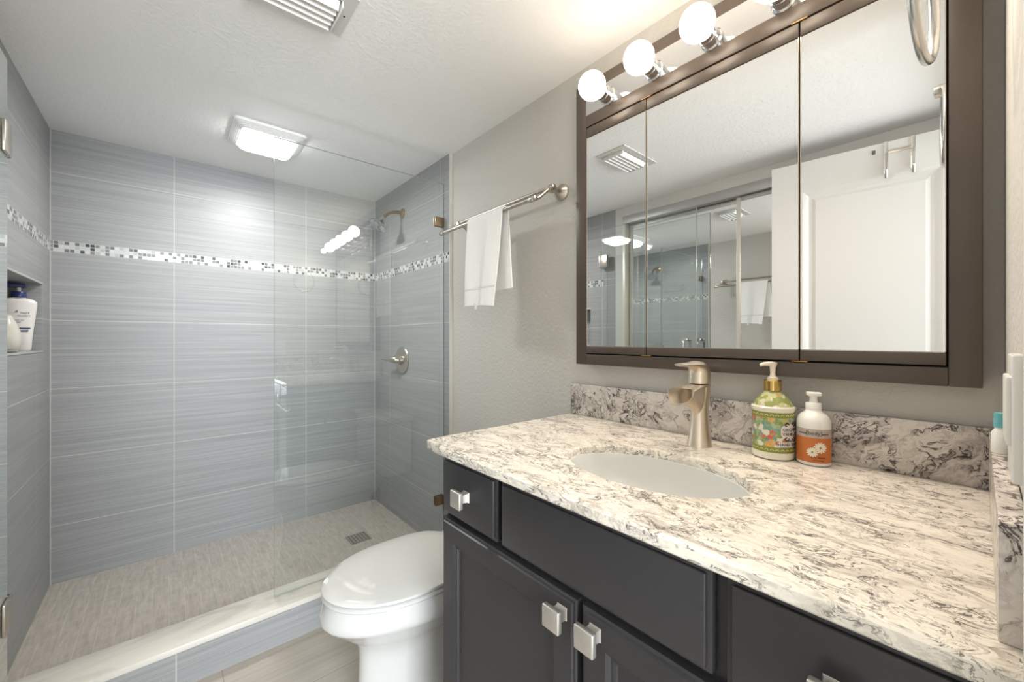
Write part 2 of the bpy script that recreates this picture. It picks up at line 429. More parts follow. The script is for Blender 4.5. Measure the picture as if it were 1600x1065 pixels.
# ------------------------------------------------------------------ white entry door, swung open, with over-door hooks
def entry_door():
    W, T, Z = .720, .035, 2.035
    root = thing('door_1', 'white panelled room door swung open in front of the mirrored closet', 'door', (-1.418, YN+.002, 0))
    root.rotation_euler = (0, 0, PI/2-math.radians(6.6))
    root['kind'] = 'structure'
    for k in ('label', 'category'): del root[k]
    def P(name, b, m, **k):
        o = obj(name, b, m, None, **k); o.parent = root; return o
    # local: x along the leaf from the hinge, room face at y = -T/2 side
    b = nb(); P0, P1 = .125, W-.128
    cols = [(0, P0), (P1, W)]
    for a, c in cols: add_box(b, a, c, -T/2, T/2, .012, Z)
    for z0, z1 in ((.012, .24), (.90, 1.05), (Z-.145, Z)): add_box(b, P0, P1, -T/2, T/2, z0, z1)
    P('leaf', b, M['white_paint'], smooth=False)
    for z0, z1 in ((.24, .90), (1.05, Z-.145)):
        rings = []
        for s in (-1,):
            pr = [(0, 0), (.012, -.004), (.024, -.010), (.036, -.011), (.05, -.006)]
            for ins, dep in pr:
                y = -T/2-dep
                rings.append([(P0+ins, y, z0+ins), (P1-ins, y, z0+ins), (P1-ins, y, z1-ins), (P0+ins, y, z1-ins)])
        b = nb(); loft(b, rings, (False, True)); P('panel', b, M['white_paint'], smooth=False)
        b = nb(); add_box(b, P0, P1, .0, T/2-.004, z0, z1); P('back_panel', b, M['white_paint'], smooth=False)
    b = nb(); lathe(b, [(.0, 0), (.026, 0), (.026, .006), (.012, .01), (.010, .03), (.024, .042), (.027, .055), (.02, .066), (.0, .069)], (W-.065, -T/2, .96), 'Y', 28, -1)
    P('door_knob', b, M['satin'])
    b = nb(); add_box(b, .330, .341, -T/2-.004, -T/2, 1.992, 2.010, .001); P('bumper_pad', b, plain('grey_rubber', srgb(90, 90, 94), .6))
    return root, T, Z
door, DT, DZZ = entry_door()
def door_hooks():
    root = thing('over_door_hook', 'satin chrome over-the-door double hook hanging on the open white door', 'hook', door.location)
    root.rotation_euler = door.rotation_euler
    y = -DT/2
    def P(name, b, m):
        o = obj(name, b, m, None); o.parent = root; return o
    for xx in (.212, .296):
        b = nb(); add_box(b, xx-.007, xx+.007, y-.003, y-.001, 1.900, DZZ+.003, .0006); add_box(b, xx-.007, xx+.007, y-.003, DT/2+.003, DZZ+.001, DZZ+.003, .0006)
        add_box(b, xx-.007, xx+.007, DT/2+.001, DT/2+.003, DZZ-.03, DZZ+.003, .0006)
        pts = [(xx, y-.006, 1.985), (xx, y-.008, 1.93), (xx, y-.010, 1.895), (xx, y-.018, 1.878), (xx, y-.030, 1.875), (xx, y-.038, 1.885), (xx, y-.040, 1.905)]
        add_tube(b, pts, .0055, 10); P('hook', b, M['satin'])
    b = nb(); add_box(b, .219, .289, y-.0035, y-.001, 1.985, 1.997, .0006); P('crossbar', b, M['nickel'])
door_hooks()

# ------------------------------------------------------------------ ceiling fittings
def ceiling_vent():
    t = thing('ceiling_vent', 'white louvred air vent in the ceiling above the room', 'vent', (-.84, 1.215, H))
    x0, x1, y0, y1 = -.990, -.688, 1.132, 1.300
    b = nb(); wv = .032
    add_box(b, x0, x1, y0, y0+wv, H-.0045, H+.0005); add_box(b, x0, x1, y1-wv*.5, y1, H-.0045, H+.0005)
    add_box(b, x0, x0+wv, y0+wv, y1-wv*.5, H-.0045, H+.0005); add_box(b, x1-wv, x1, y0+wv, y1-wv*.5, H-.0045, H+.0005)
    part('frame', b, plain('vent_frame_enamel', srgb(208, 207, 203), .4), t, smooth=False)
    part('backing', bx(x0+wv, x1-wv, y0+wv, y1-wv*.5, H-.0025, H-.0008), plain('vent_shadow_grey', srgb(130, 130, 130), .8), t, smooth=False)
    a0, a1 = x0+wv+.004, x1-wv-.004
    for k in range(5):
        y = y0+wv+.008+k*.0235
        b = nb(); prof = [(0, -.0022), (.011, -.013), (.0155, -.0215), (.0125, -.0225), (.008, -.015), (-.003, -.0035)]
        loft(b, [[(a0+.006, y+p, H+q) for p, q in prof], [(a1-.006, y+p, H+q) for p, q in prof]])
        part('louvre', b, M['white'], t, smooth=False)
    for xx in (a0, a1):
        b = nb(); add_box(b, xx-.002, xx+.002, y0+wv, y1-wv*.5, H-.022, H-.002, .0008); part('end_plate', b, M['white'], t)
    for xx in (x0+wv/2, x1-wv/2):
        b = nb(); lathe(b, [(0, 0), (.003, 0), (.003, .001), (0, .0015)], (xx, (y0+y1)/2, H-.004), 'Z', 12, -1); part('screw', b, plain('dark_screw', (.05,.05,.05), .4, 1), t)
ceiling_vent()
def ceiling_light():
    x0, x1, y0, y1 = -.882, -.595, 2.055, 2.345; cx, cy = (x0+x1)/2, (y0+y1)/2
    t = thing('ceiling_fan_light', 'white square ribbed ceiling fan light glowing above the shower', 'ceiling light', (cx, cy, H))
    def rr(hx, hy, r, z, n=6):
        pts = []
        for qx, qy, a in ((1,1,0), (-1,1,90), (-1,-1,180), (1,-1,270)):
            for k in range(n+1):
                an = math.radians(a+90*k/n); pts.append((cx+qx*(hx-r)+math.cos(an)*r, cy+qy*(hy-r)+math.sin(an)*r, z))
        return pts
    hx, hy = (x1-x0)/2, (y1-y0)/2
    rings = [rr(hx, hy, .02, H), rr(hx, hy, .02, H-.008)]
    for k in range(6):      # stepped ribs
        f = k*.0058; z = H-.010-k*.0036
        rings += [rr(hx-f-.001, hy-f-.001, .02, z), rr(hx-f-.001, hy-f-.001, .02, z-.002), rr(hx-f-.005, hy-f-.005, .02, z-.0022)]
    b = nb(); loft(b, rings); part('grille', b, M['white'], t, ang=20)
    lx, ly = .108, .094
    rings = [rr(lx, ly, .03, H-.0325), rr(lx, ly, .03, H-.040), rr(lx-.004, ly-.004, .028, H-.048), rr(lx-.014, ly-.014, .024, H-.055), rr(lx-.04, ly-.04, .02, H-.059), rr(.02, .02, .01, H-.060)]
    b = nb(); loft(b, rings); part('lens', b, M['lens'], t, ang=60)
ceiling_light()
area('ceiling_lamp_glow', (-.7385, 2.20, H-.064), (0, 0, 0), (.17, .15), 5.0, (1.0, .98, .95))

# ------------------------------------------------------------------ shower
GY = 1.839
t = thing('shower_glass_panel', 'fixed clear glass shower panel standing on the curb', 'glass panel', (-.386, GY, .146))
t.rotation_euler = (0, 0, math.radians(-1.0))
b = nb(); GT = 1.990
bp = bx(-.772, -.003, GY-.005, GY+.005, .1475, GT)
g = obj('pane', bp, [M['glass'], M['glass_edge']], None, smooth=False)
for pl in g.data.polygons:
    if abs(pl.normal.y) < .5: pl.material_index = 1
g.parent = t; g.matrix_parent_inverse = Matrix.Translation(-Vector(t.location))
for z in (1.786, .343):
    b = nb(); add_box(b, -.052, -.001, GY-.011, GY-.0055, z-.025, z+.025, .002); add_box(b, -.052, -.001, GY+.0055, GY+.011, z-.025, z+.025, .002)
    add_box(b, -.004, -.001, GY-.011, GY+.011, z-.025, z+.025, .001)
    part('wall_clamp', b, M['bronze'], t, label='square bronze-toned wall clamp')
# hinged glass door, opened flat along the left wall
GY = 1.845
DXG = -1.456
t = thing('shower_glass_door', 'hinged clear glass shower door swung open along the closet side', 'glass door', (DXG, GY, .16))
g = obj('pane', bx(DXG-.005, DXG+.005, 1.130, GY-.002, .165, GT), [M['glass'], M['glass_edge']], None, smooth=False)
for pl in g.data.polygons:
    if abs(pl.normal.x) < .5: pl.material_index = 1
g.parent = t; g.matrix_parent_inverse = Matrix.Translation(-Vector(t.location))
for z in (1.755, .385):
    b = nb(); add_box(b, DXG-.013, DXG-.0055, GY-.06, GY+.004, z-.045, z+.045, .002); add_box(b, DXG+.0055, DXG+.013, GY-.06, GY+.004, z-.045, z+.045, .002)
    add_box(b, DXG-.012, DXG+.012, GY+.002, GY+.014, z-.045, z+.045, .002)
    add_tube(b, [(DXG, GY+.012, z-.045), (DXG, GY+.012, z+.045)], .008, 14)
    add_box(b, TL+.0005, TL+.008, GY-.028, GY+.028, z-.045, z+.045, .002); add_box(b, TL+.006, DXG-.004, GY+.004, GY+.016, z-.02, z+.02, .002)
    part('hinge', b, M['nickel'], t)
b = nb()
for s in (-1, 1):
    x = DXG+s*.0058; xo = DXG+s*.048
    pts = [(x, 1.19, 1.175), (DXG+s*.03, 1.19, 1.175), (xo-s*.008, 1.19, 1.170), (xo, 1.19, 1.158), (xo, 1.19, 1.02), (xo-s*.008, 1.19, 1.008), (DXG+s*.03, 1.19, 1.003), (x, 1.19, 1.003)]
    add_tube(b, pts, .009, 14)
part('handle', b, M['chrome'], t)
b = nb(); add_box(b, DXG-.0051, DXG+.0051, 1.1285, 1.1305, .165, GT); part('edge_seal', b, M['glass_edge'], t, smooth=False)

t = thing('shower_arm_and_head', 'chrome shower head on a curved nickel arm near the shower ceiling', 'shower head', (0, 2.308, 1.948))
b = nb(); lathe(b, [(0, 0), (.031, .0005), (.030, .006), (.018, .011), (.012, .013), (0, .013)], (0, 2.308, 1.948), 'X', 28, -1); part('flange', b, M['bronze'], t)
def bez(p, n=16):
    p = [Vector(q) for q in p]; out = []
    for i in range(n+1):
        s = i/n; out.append(p[0]*(1-s)**3+p[1]*3*s*(1-s)**2+p[2]*3*s*s*(1-s)+p[3]*s**3)
    return out
b = nb(); add_tube(b, bez([(-.004, 2.308, 1.948), (-.06, 2.308, 1.952), (-.10, 2.308, 1.935), (-.125, 2.308, 1.895)]), .0095, 14); part('shower_arm', b, M['bronze'], t)
b = nb(); prof = [(.0, 0), (.012, 0), (.014, .012), (.016, .022), (.028, .036), (.044, .050), (.050, .058), (.050, .066), (.046, .070), (0, .070)]
lathe(b, prof, (0,0,0), 'Z', 32, -1)
R = Matrix.Translation((-.123, 2.308, 1.900)) @ Matrix.Rotation(math.radians(30), 4, 'Y')
bmesh.ops.transform(b, matrix=R, verts=list(b.verts)); hd = part('spray_head', b, M['chrome'], t)
b = nb()
for rr_, nn in ((.012, 6), (.025, 12), (.038, 18)):
    for k in range(nn):
        a = 2*PI*k/nn; lathe(b, [(0, .069), (.0022, .069), (.0018, .0725), (0, .0725)], (math.cos(a)*rr_, math.sin(a)*rr_, 0), 'Z', 6, -1)
bmesh.ops.transform(b, matrix=R, verts=list(b.verts)); part('nozzle_ring', b, plain('grey_nozzles', srgb(120, 124, 128), .5), hd)

t = thing('shower_valve', 'round brushed nickel shower valve with a lever handle on the tiled wall', 'shower valve', (0, 2.308, 1.05))
b = nb(); lathe(b, [(0, 0), (.082, .0005), (.084, .004), (.080, .009), (.070, .011), (.030, .013), (.028, .03), (.022, .034), (0, .034)], (0, 2.308, 1.05), 'X', 48, -1); part('escutcheon', b, M['nickel'], t)
b = nb(); add_tube(b, [(-.030, 2.308, 1.05), (-.045, 2.312, 1.052), (-.055, 2.33, 1.054), (-.058, 2.36, 1.053), (-.060, 2.40, 1.052), (-.062, 2.44, 1.052), (-.064, 2.47, 1.052)], [.020, .021, .020, .016, .011, .007, .006], 18); part('lever', b, M['nickel'], t)

t = thing('shower_drain', 'square metal grid drain in the shower floor', 'drain', (-.283, 2.27, SF))
b = nb(); add_box(b, -.337, -.229, 2.216, 2.324, SF-.001, SF+.0012); part('drain_body', b, M['drain_dark'], t, smooth=False)
b = nb()
for k in range(7): q = -.054+k*.0175
for k in range(7):
    q = k*.0170
    add_box(b, -.337+q, -.337+q+.0065, 2.216, 2.324, SF+.001, SF+.003); add_box(b, -.337, -.229, 2.216+q, 2.216+q+.0065, SF+.001, SF+.003)
part('grid', b, plain('drain_grate_metal', srgb(190, 186, 178), .4, .3), t, smooth=False)

# ------------------------------------------------------------------ niche bottles
def shampoo():
    cx, cy, z0 = -1.553, 2.535, NZ0+.001
    fa = math.atan2(0-cy, CX-cx)      # direction to the room
    t = thing('shampoo_bottle', 'tall white pump shampoo bottle with navy cap standing in the shower niche', 'bottle', (cx, cy, z0))
    def ring(hw, hd, z, off=0, n=36):
        out = []
        for k in range(n):
            a = 2*PI*k/n; c, s = math.cos(a), math.sin(a)
            x = hw*abs(c)**.75*(1 if c > 0 else -1)+off; y = hd*abs(s)**.75*(1 if s > 0 else -1)
            out.append((x, y, z))
        return out
    Rm = Matrix.Translation((cx, cy, z0)) @ Matrix.Rotation(fa+PI/2, 4, 'Z') @ Matrix.Diagonal((1.0, 1.05, 1.15, 1))
    b = nb(); loft(b, [ring(.030, .017, 0), ring(.033, .020, .004), ring(.036, .021, .05), ring(.042, .022, .10), ring(.047, .023, .145), ring(.049, .023, .165), ring(.048, .022, .174), ring(.036, .018, .183), ring(.018, .014, .187), ring(.016, .013, .190)])
    bmesh.ops.transform(b, matrix=Rm, verts=list(b.verts)); part('bottle_body', b, M['plastic'], t)
    navy = plain('navy_plastic', srgb(44, 58, 110), .3)
    b = nb(); lathe(b, [(0, 0), (.021, 0), (.021, .014), (.018, .020), (.0, .020)], (0, 0, .188)); bmesh.ops.transform(b, matrix=Rm, verts=list(b.verts)); part('cap', b, navy, t)
    b = nb(); lathe(b, [(0, 0), (.006, 0), (.006, .018), (.0, .018)], (0, 0, .207), n=16); bmesh.ops.transform(b, matrix=Rm, verts=list(b.verts)); part('pump_stem', b, M['plastic'], t)
    b = nb(); add_box(b, -.042, .018, -.011, .011, .222, .238, .004, 3); bmesh.ops.transform(b, matrix=Rm, verts=list(b.verts)); part('pump_head', b, navy, t)
    # label: local x right (seen from the room), facing -y local
    tx = nb()
    def flat(s, size, x, z, y=-.0236):
        me = text_mesh(s, size, .0002, 'CENTER'); q = bmesh.new(); q.from_mesh(me); bpy.data.meshes.remove(me)
        for v in q.verts: v.co = Vector((x+v.co.x, y-v.co.z-.0006*0, z+v.co.y))
        merge(tx, q)
    flat('d', .014, -.006, .138, -.0242); flat('head &', .0085, .016, .134, -.0236); flat('shoulders', .0085, .013, .124, -.0238)
    flat('classic clean', .005, .002, .108, -.0234); flat('shampoo', .005, -.003, .101, -.0234)
    add_box(tx, -.020, .030, -.0226, -.0215, .077, .082); add_box(tx, -.012, .024, -.0226, -.0215, .068, .073)
    bmesh.ops.transform(tx, matrix=Rm, verts=list(tx.verts)); part('label_print', tx, plain('navy_ink', srgb(52, 62, 104), .5), t, smooth=False)
shampoo()
def soap_bottle():
    cx, cy, z0 = -1.538, 2.30, NZ0+.001
    t = thing('body_wash_bottle', 'short pearly white rounded bottle in front of the pump bottle in the niche', 'bottle', (cx, cy, z0))
    b = nb()
    def ring(hx, hy, z, n=32): return [(cx+hx*math.cos(2*PI*k/n), cy+hy*math.sin(2*PI*k/n), z) for k in range(n)]
    loft(b, [ring(.024, .034, .006), ring(.029, .042, .012), ring(.034, .048, .035), ring(.034, .047, .055), ring(.030, .042, .080), ring(.022, .032, .105), ring(.013, .018, .128), ring(.008, .010, .136)])
    for v in b.verts: v.co.z += z0
    part('bottle_body', b, plain('pearl_plastic', srgb(214, 212, 202), .22), t)
    b = nb(); loft(b, [ring(.022, .036, .0), ring(.025, .042, .003), ring(.025, .042, .012), ring(.022, .038, .014)])
    for v in b.verts: v.co.z += z0
    part('base_cap', b, plain('grey_plastic', srgb(150, 156, 156), .4), t)
soap_bottle()

# ------------------------------------------------------------------ towel bar, towel
t = thing('towel_bar', 'brushed nickel double towel bar on the grey wall beside the mirror', 'towel bar', (WR, 1.31, 1.722))
for y in (1.010, 1.612):
    b = nb(); lathe(b, [(0, 0), (.030, .0005), (.031, .006), (.026, .011), (.017, .022), (.012, .034), (.012, .046), (.015, .052), (.015, .066), (.011, .074), (0, .077)], (WR, y, 1.722), 'X', 32, -1); part('post', b, M['nickel'], t)
    b = nb(); add_tube(b, bez([(-.052, y, 1.722), (-.075, y+.015, 1.700), (-.09, y+.022, 1.676), (-.113, y+.03, 1.677)]), .0068, 12)
    add_tube(b, [(-.113, y+.018, 1.677), (-.113, y+.022, 1.677), (-.113, y+.040, 1.677), (-.113, y+.045, 1.677)], [.008, .011, .011, .008], 14); part('arm', b, M['nickel'], t)
def bar(y0, y1, x, z, r):
    b = nb(); add_tube(b, [(x, y0, z), (x, y0+.003, z), (x, y0+.006, z), (x, y1-.006, z), (x, y1-.003, z), (x, y1, z)], [r*.6, r*1.3, r, r, r*1.3, r*.6], 16); return b
part('rear_rod', bar(.985, 1.592, -.051, 1.724, .0072), M['nickel'], t)
part('front_rod', bar(1.015, 1.668, -.113, 1.677, .0078), M['nickel'], t)
def towel():
    t = thing('hand_towel', 'folded white terry hand towel hanging over the front towel rod', 'towel', (-.113, 1.30, 1.69))
    zb, xr, rr_ = 1.677, -.113, .0135
    ny, th = 44, .004
    rows = []
    def f(s):   # arc-length fractions -> (x offset, z, side)
        return s
    path = [('f', 1.318+ (zb-1.318)*k/26) for k in range(27)] + [('a', k/8) for k in range(1, 8)] + [('b', zb-(zb-1.372)*k/20) for k in range(21)]
    def P(kind, v, q, off):
        # q 0..1 across (0 = left/far, 1 = right/near)
        if kind == 'f':
            d = (zb-v)/(zb-1.318)
            y = (1.424+.022*d)+(1.192+.040*d-1.424-.022*d)*q
            wv = .006*math.sin(q*PI*3.1+.6)*d**.7+.010*math.exp(-((q-.62)/.10)**2)*d + .004*math.sin(q*9+v*9)*d
            x = xr-rr_-wv-.012*d*(q > 0)*q; z = v
            if v < 1.3181: z -= .010*q-.004*math.sin(q*PI)
            return Vector((x+off, y, z))
        if kind == 'a':
            a = v*PI; y = 1.424+(1.192-.010*v-1.424)*q
            return Vector((xr-math.cos(a)*(rr_-off), y, zb+math.sin(a)*(rr_-off)))
        d = (zb-v)/(zb-1.372); y = 1.410+(1.182-.034*d-1.410)*q
        wv = .004*math.sin(q*PI*3.5+.6)*d
        return Vector((xr+rr_+wv-off-.006*d, y, v))
    b = nb(); outer = [[b.verts.new(P(k, v, j/ny, 0)) for j in range(ny+1)] for k, v in path]
    inner = [[b.verts.new(P(k, v, j/ny, th)) for j in range(ny+1)] for k, v in path]
    n = len(path)
    for i in range(n-1):
        for j in range(ny):
            b.faces.new((outer[i][j], outer[i][j+1], outer[i+1][j+1], outer[i+1][j])); b.faces.new((inner[i][j], inner[i+1][j], inner[i+1][j+1], inner[i][j+1]))
        for j in (0, ny): b.faces.new((outer[i][j], outer[i+1][j], inner[i+1][j], inner[i][j]))
    for i in (0, n-1):
        for j in range(ny): b.faces.new((outer[i][j], outer[i][j+1], inner[i][j+1], inner[i][j]))
    part('terry_cloth', b, M['towel'], t, ang=70)
    # second folded layer in front, to give the hem its thickness
    b = nb()
    vs = []
    for v, k in ((1.380, 0), (1.384, 1), (1.390, 1), (1.394, 0)):
        vs.append([b.verts.new(P('f', v, j/ny, -.0012 if k else .001)) for j in range(ny+1)])
    for a, c in zip(vs, vs[1:]):
        for j in range(ny): b.faces.new((a[j], a[j+1], c[j+1], c[j]))
    part('woven_band', b, plain('towel_band', srgb(226, 225, 220), .8), t, ang=70)
    b = nb(); add_box(b, -.142, -.140, 1.335, 1.350, 1.300, 1.325, .0006); part('tag', b, M['plastic'], t)
towel()

# ------------------------------------------------------------------ towel ring
t = thing('towel_ring', 'brushed nickel towel ring hanging from the near wall beside the mirror', 'towel ring', (-.306, YN, 1.734))
b = nb(); lathe(b, [(0, 0), (.026, .0005), (.026, .006), (.016, .014), (.010, .03), (.010, .072), (.014, .080), (.013, .095), (0, .098)], (-.306, YN, 1.734), 'Y', 28, 1); part('post', b, M['satin'], t)
b = nb(); n = 56; rot = math.radians(-4.2)
pts = []
for k in range(n):
    a = 2*PI*k/n; xx, zz = .080*math.cos(a), .082*math.sin(a)
    pts.append((-.306+xx*math.cos(rot), YN+.079+xx*math.sin(rot), 1.652+zz))
add_tube(b, pts, .0062, 12, closed=True); part('ring', b, M['satin'], t)

# ------------------------------------------------------------------ medicine cabinet with light strip
MX = -.045
def cabinet():
    t = thing('medicine_cabinet', 'espresso framed triple mirror cabinet with a row of lit globe bulbs', 'mirror cabinet', (WR, .4445, 1.095))
    y0, y1, z0, z1 = -.004, .893, 1.095, 2.026
    b = nb()
    add_box(b, MX, WR-.0005, y1-.043, y1, z0, z1, .002); add_box(b, MX, WR-.0005, y0, y0+.040, z0, z1, .002)
    add_box(b, MX, WR-.0005, y0+.040, y1-.043, z0, 1.129, .002)
    add_box(b, MX, WR-.0005, y0+.040, y1-.043, 1.990, z1, .002); add_box(b, MX-.001, WR-.0005, y0+.040, y1-.043, 1.879, 1.918, .002)
    part('frame', b, M['frame'], t)
    part('cabinet_box', bx(MX+.024, WR-.001, y0+.038, y1-.041, 1.129, 1.88), M['black'], t, smooth=False)
    part('reflector_strip', bx(MX+.0005, MX+.012, y0+.038, y1-.041, 1.917, 1.991), M['chrome'], t, smooth=False)
    edges = [.0375, .2575, .6290, .8485]
    for a, c in zip(edges, edges[1:]):
        d = bpy.data.objects.new('mirror_door', None); COL.objects.link(d); d.parent = t; d.empty_display_size = .03
        g = .0012
        def sp(name, b, m, **k):
            o = obj(name, b, m, None, **k); o.parent = d; o.matrix_parent_inverse = Matrix.Translation(-Vector(t.location)); return o
        sp('mirror_pane', bx(MX-.001, MX+.004, a+g+.0015, c-g-.0015, 1.1565, 1.8405), M['mirror'], smooth=False)
        b = nb(); 
        for q0, q1 in ((a+g, a+g+.0016), (c-g-.0016, c-g)): add_box(b, MX-.0013, MX+.004, q0, q1, 1.155, 1.842)
        add_box(b, MX-.0013, MX+.004, a+g, c-g, 1.155, 1.1567)
        sp('mirror_edge', b, M['mirror_edge'], smooth=False)
        b = nb(); add_box(b, MX-.003, MX+.012, a+g, c-g, 1.1325, 1.1545, .0015); add_box(b, MX-.002, MX+.012, a+g, c-g, 1.8425, 1.8745, .002)
        add_box(b, MX+.0045, MX+.010, a+g, c-g, 1.15, 1.86)
        sp('rail', b, M['frame'])
    for y in (.6290, .2575):
        for za, zb in ((1.8755, 1.8785), (1.1295, 1.1320)):
            b = nb(); add_box(b, MX-.004, MX+.004, y-.015, y+.015, za, zb, .001); part('hinge', b, M['brass'], t)
    for k in range(5):
        y = .4445+(2-k)*.158
        b = nb(); lathe(b, [(0, 0), (.027, 0), (.027, .006), (.0235, .010), (.0235, .030), (.0215, .032), (.0215, .036), (.0235, .038), (.0235, .046), (.019, .048), (0, .048)], (MX+.0008, y, 1.941), 'X', 32, -1)
        part('lamp_socket', b, M['chrome'], t)
        b = nb(); R_, ctr = .0405, -.083
        prof = [(.013, -.040)]
        for i in range(17):
            a = math.radians(155-155*i/16) if i else math.radians(155); prof.append((max(R_*math.sin(a), .0002), ctr+0-R_*math.cos(a)*-1*-1 if False else 0))
        prof = [(.0, .040), (.015, .040), (.016, .046)]
        for i in range(1, 21):
            a = math.radians(157-157*i/20); prof.append((max(R_*math.sin(a), .0002), .084-R_*math.cos(a)))
        lathe(b, prof, (MX+.0008, y, 1.941), 'X', 36, -1)
        part('light_bulb', b, M['bulb'], t, ang=60)
        sl = bpy.data.lights.new('added_bulb_spot', 'SPOT'); sl.energy = 2.5; sl.color = (1.0, .87, .72); sl.spot_size = math.radians(165); sl.spot_blend = 1.0; sl.shadow_soft_size = .02  # extra spot added beside each bulb, aimed down to brighten the counter
        so = bpy.data.objects.new('added_bulb_spot', sl); COL.objects.link(so); so.location = (-.175, y, 1.905)
        so.rotation_euler = Vector((-.55, 0, -.83)).to_track_quat('-Z', 'Y').to_euler()
cabinet()

# ------------------------------------------------------------------ vanity
SX, SY, SA, SB = -.338, .448, .128, .190     # sink hole centre and half axes (x, y)
def vanity():
    t = thing('bathroom_vanity', 'dark charcoal bathroom vanity with shaker doors and square nickel knobs', 'vanity', (-.28, .44, 0))
    y0, y1 = -.022, .890; fx = -.552
    b = nb()
    add_box(b, fx, WR-.001, y1-.018, y1, .0, .890); add_box(b, fx, WR-.001, y0, y0+.018, 0, .890)
    add_box(b, fx+.06, fx+.075, y0+.018, y1-.018, 0, .10); add_box(b, fx, WR-.001, y0+.018, y1-.018, .10, .118)
    add_box(b, fx, fx+.018, y0+.018, y1-.018, .118, .150); add_box(b, fx, fx+.018, y0+.018, y1-.018, .725, .748); add_box(b, fx, fx+.018, y0+.018, y1-.018, .872, .890)
    for yy in (.665, .2165): add_box(b, fx, fx+.018, yy-.016, yy+.016, .748, .872)
    add_box(b, fx, fx+.018, .425, .463, .15, .725)
    add_box(b, WR-.012, WR-.001, y0+.018, y1-.018, .118, .890)
    part('cabinet_body', b, M['cab_edge'], t, smooth=False)
    def slab(ya, yb, za, zb, bev=.004):      # drawer front with a stepped edge bead
        b = nb(); add_box(b, -.564, fx-.0005, ya, yb, za, zb, .002); add_box(b, -.570, -.5635, ya+.007, yb-.007, za+.007, zb-.007, .0025, 3)
        return b
    def knob(parent, y, z):
        b = nb()
        rings = []
        for x, s in ((-.5695, .0125), (-.573, .010), (-.588, .009), (-.592, .012)):
            rings.append([(x, y-s, z-s), (x, y+s, z-s), (x, y+s, z+s), (x, y-s, z+s)])
        loft(b, rings)
        add_box(b, -.603, -.5915, y-.0195, y+.0195, z-.0195, z+.0195, .003, 3)
        o = obj('knob', b, M['knob'], None, ang=40); o.parent = parent; o.matrix_parent_inverse = Matrix.Identity(4); return o
    d = part('drawer', slab(.672, .888, .744, .882), M['cab'], t); knob(d, .780, .812)
    part('false_front', slab(.225, .658, .744, .882), M['cab'], t)
    d = part('drawer', slab(-.018, .208, .744, .882), M['cab'], t); knob(d, .097, .812)
    def shaker(ya, yb, za, zb):
        b = nb(); s = .054
        # outer frame
        pr = [(0, -.5525), (0, -.565), (.003, -.5675), (.007, -.5675), (.009, -.571), (s-.004, -.571), (s, -.568), (s+.003, -.565), (s+.007, -.565), (s+.009, -.561), (s+.012, -.559)]
        rings = [[(x, ya+i, za+i), (x, yb-i, za+i), (x, yb-i, zb-i), (x, ya+i, zb-i)] for i, x in pr]
        loft(b, rings, (True, True)); return b
    d = part('door', shaker(.450, .888, .135, .731), M['cab'], t, ang=20); knob(d, .480, .699)
    d = part('door', shaker(-.008, .438, .135, .731), M['cab'], t, ang=20); knob(d, .408, .702)
vanity()
def counter():
    t = thing('vanity_countertop', 'cream and grey veined stone countertop with backsplash on the dark vanity', 'countertop', (-.28, .46, CT))
    n = 96
    hole = [(SX+SA*math.cos(2*PI*k/n), SY+SB*math.sin(2*PI*k/n)) for k in range(n)]
    x0, x1, y0, y1, r = -.590, WR-.001, YN+.001, .958, .035
    # outer outline sampled at the same angles as the hole
    def outer(k):
        a = 2*PI*k/n; c, s = math.cos(a), math.sin(a)
        tx = (x1-SX)/c if c > 1e-9 else ((x0-SX)/c if c < -1e-9 else 1e9)
        ty = (y1-SY)/s if s > 1e-9 else ((y0-SY)/s if s < -1e-9 else 1e9)
        q = min(tx, ty); return [SX+c*q, SY+s*q]
    out = [outer(k) for k in range(n)]
    # snap nearest samples to the true corners
    for cxx, cyy in ((x1, y1), (x0, y0), (x1, y0), (x0+r*.3, y1-r*.3)):
        j = min(range(n), key=lambda k: (out[k][0]-cxx)**2+(out[k][1]-cyy)**2); out[j] = [cxx, cyy]
    b = nb(); zt, zb = CT, .892
    th = .0025
    def ins(o, d):  # inset outline by d
        return [(min(max(x, x0+d), x1), min(max(y, y0), y1-d)) for x, y in o]
    rings = [[(x, y, zb) for x, y in hole], [(x, y, zt-.003) for x, y in hole], [(x+(x-SX)*.012, y+(y-SY)*.012, zt) for x, y in hole],
             [(x, y, zt) for x, y in ins(out, .004)], [(x, y, zt-.004) for x, y in ins(out, 0)], [(x, y, zb+.003) for x, y in ins(out, 0)], [(x, y, zb) for x, y in ins(out, .003)]]
    R = [[b.verts.new(p) for p in q] for q in rings]
    R.append(R[0])
    for a, c in zip(R, R[1:]):
        for k in range(n):
            try: b.faces.new((a[k], a[(k+1) % n], c[(k+1) % n], c[k]))
            except ValueError: pass
    part('slab', b, M['quartz'], t, ang=30)
    part('backsplash', bx(-.004, WR-.0008, YN+.002, .953, CT, CT+.108, bev=.0015), M['quartz_splash'], t)
    part('side_splash', bx(-.546, -.0045, YN+.001, -.0105, CT, CT+.106, bev=.0015), M['quartz_splash'], t)
counter()
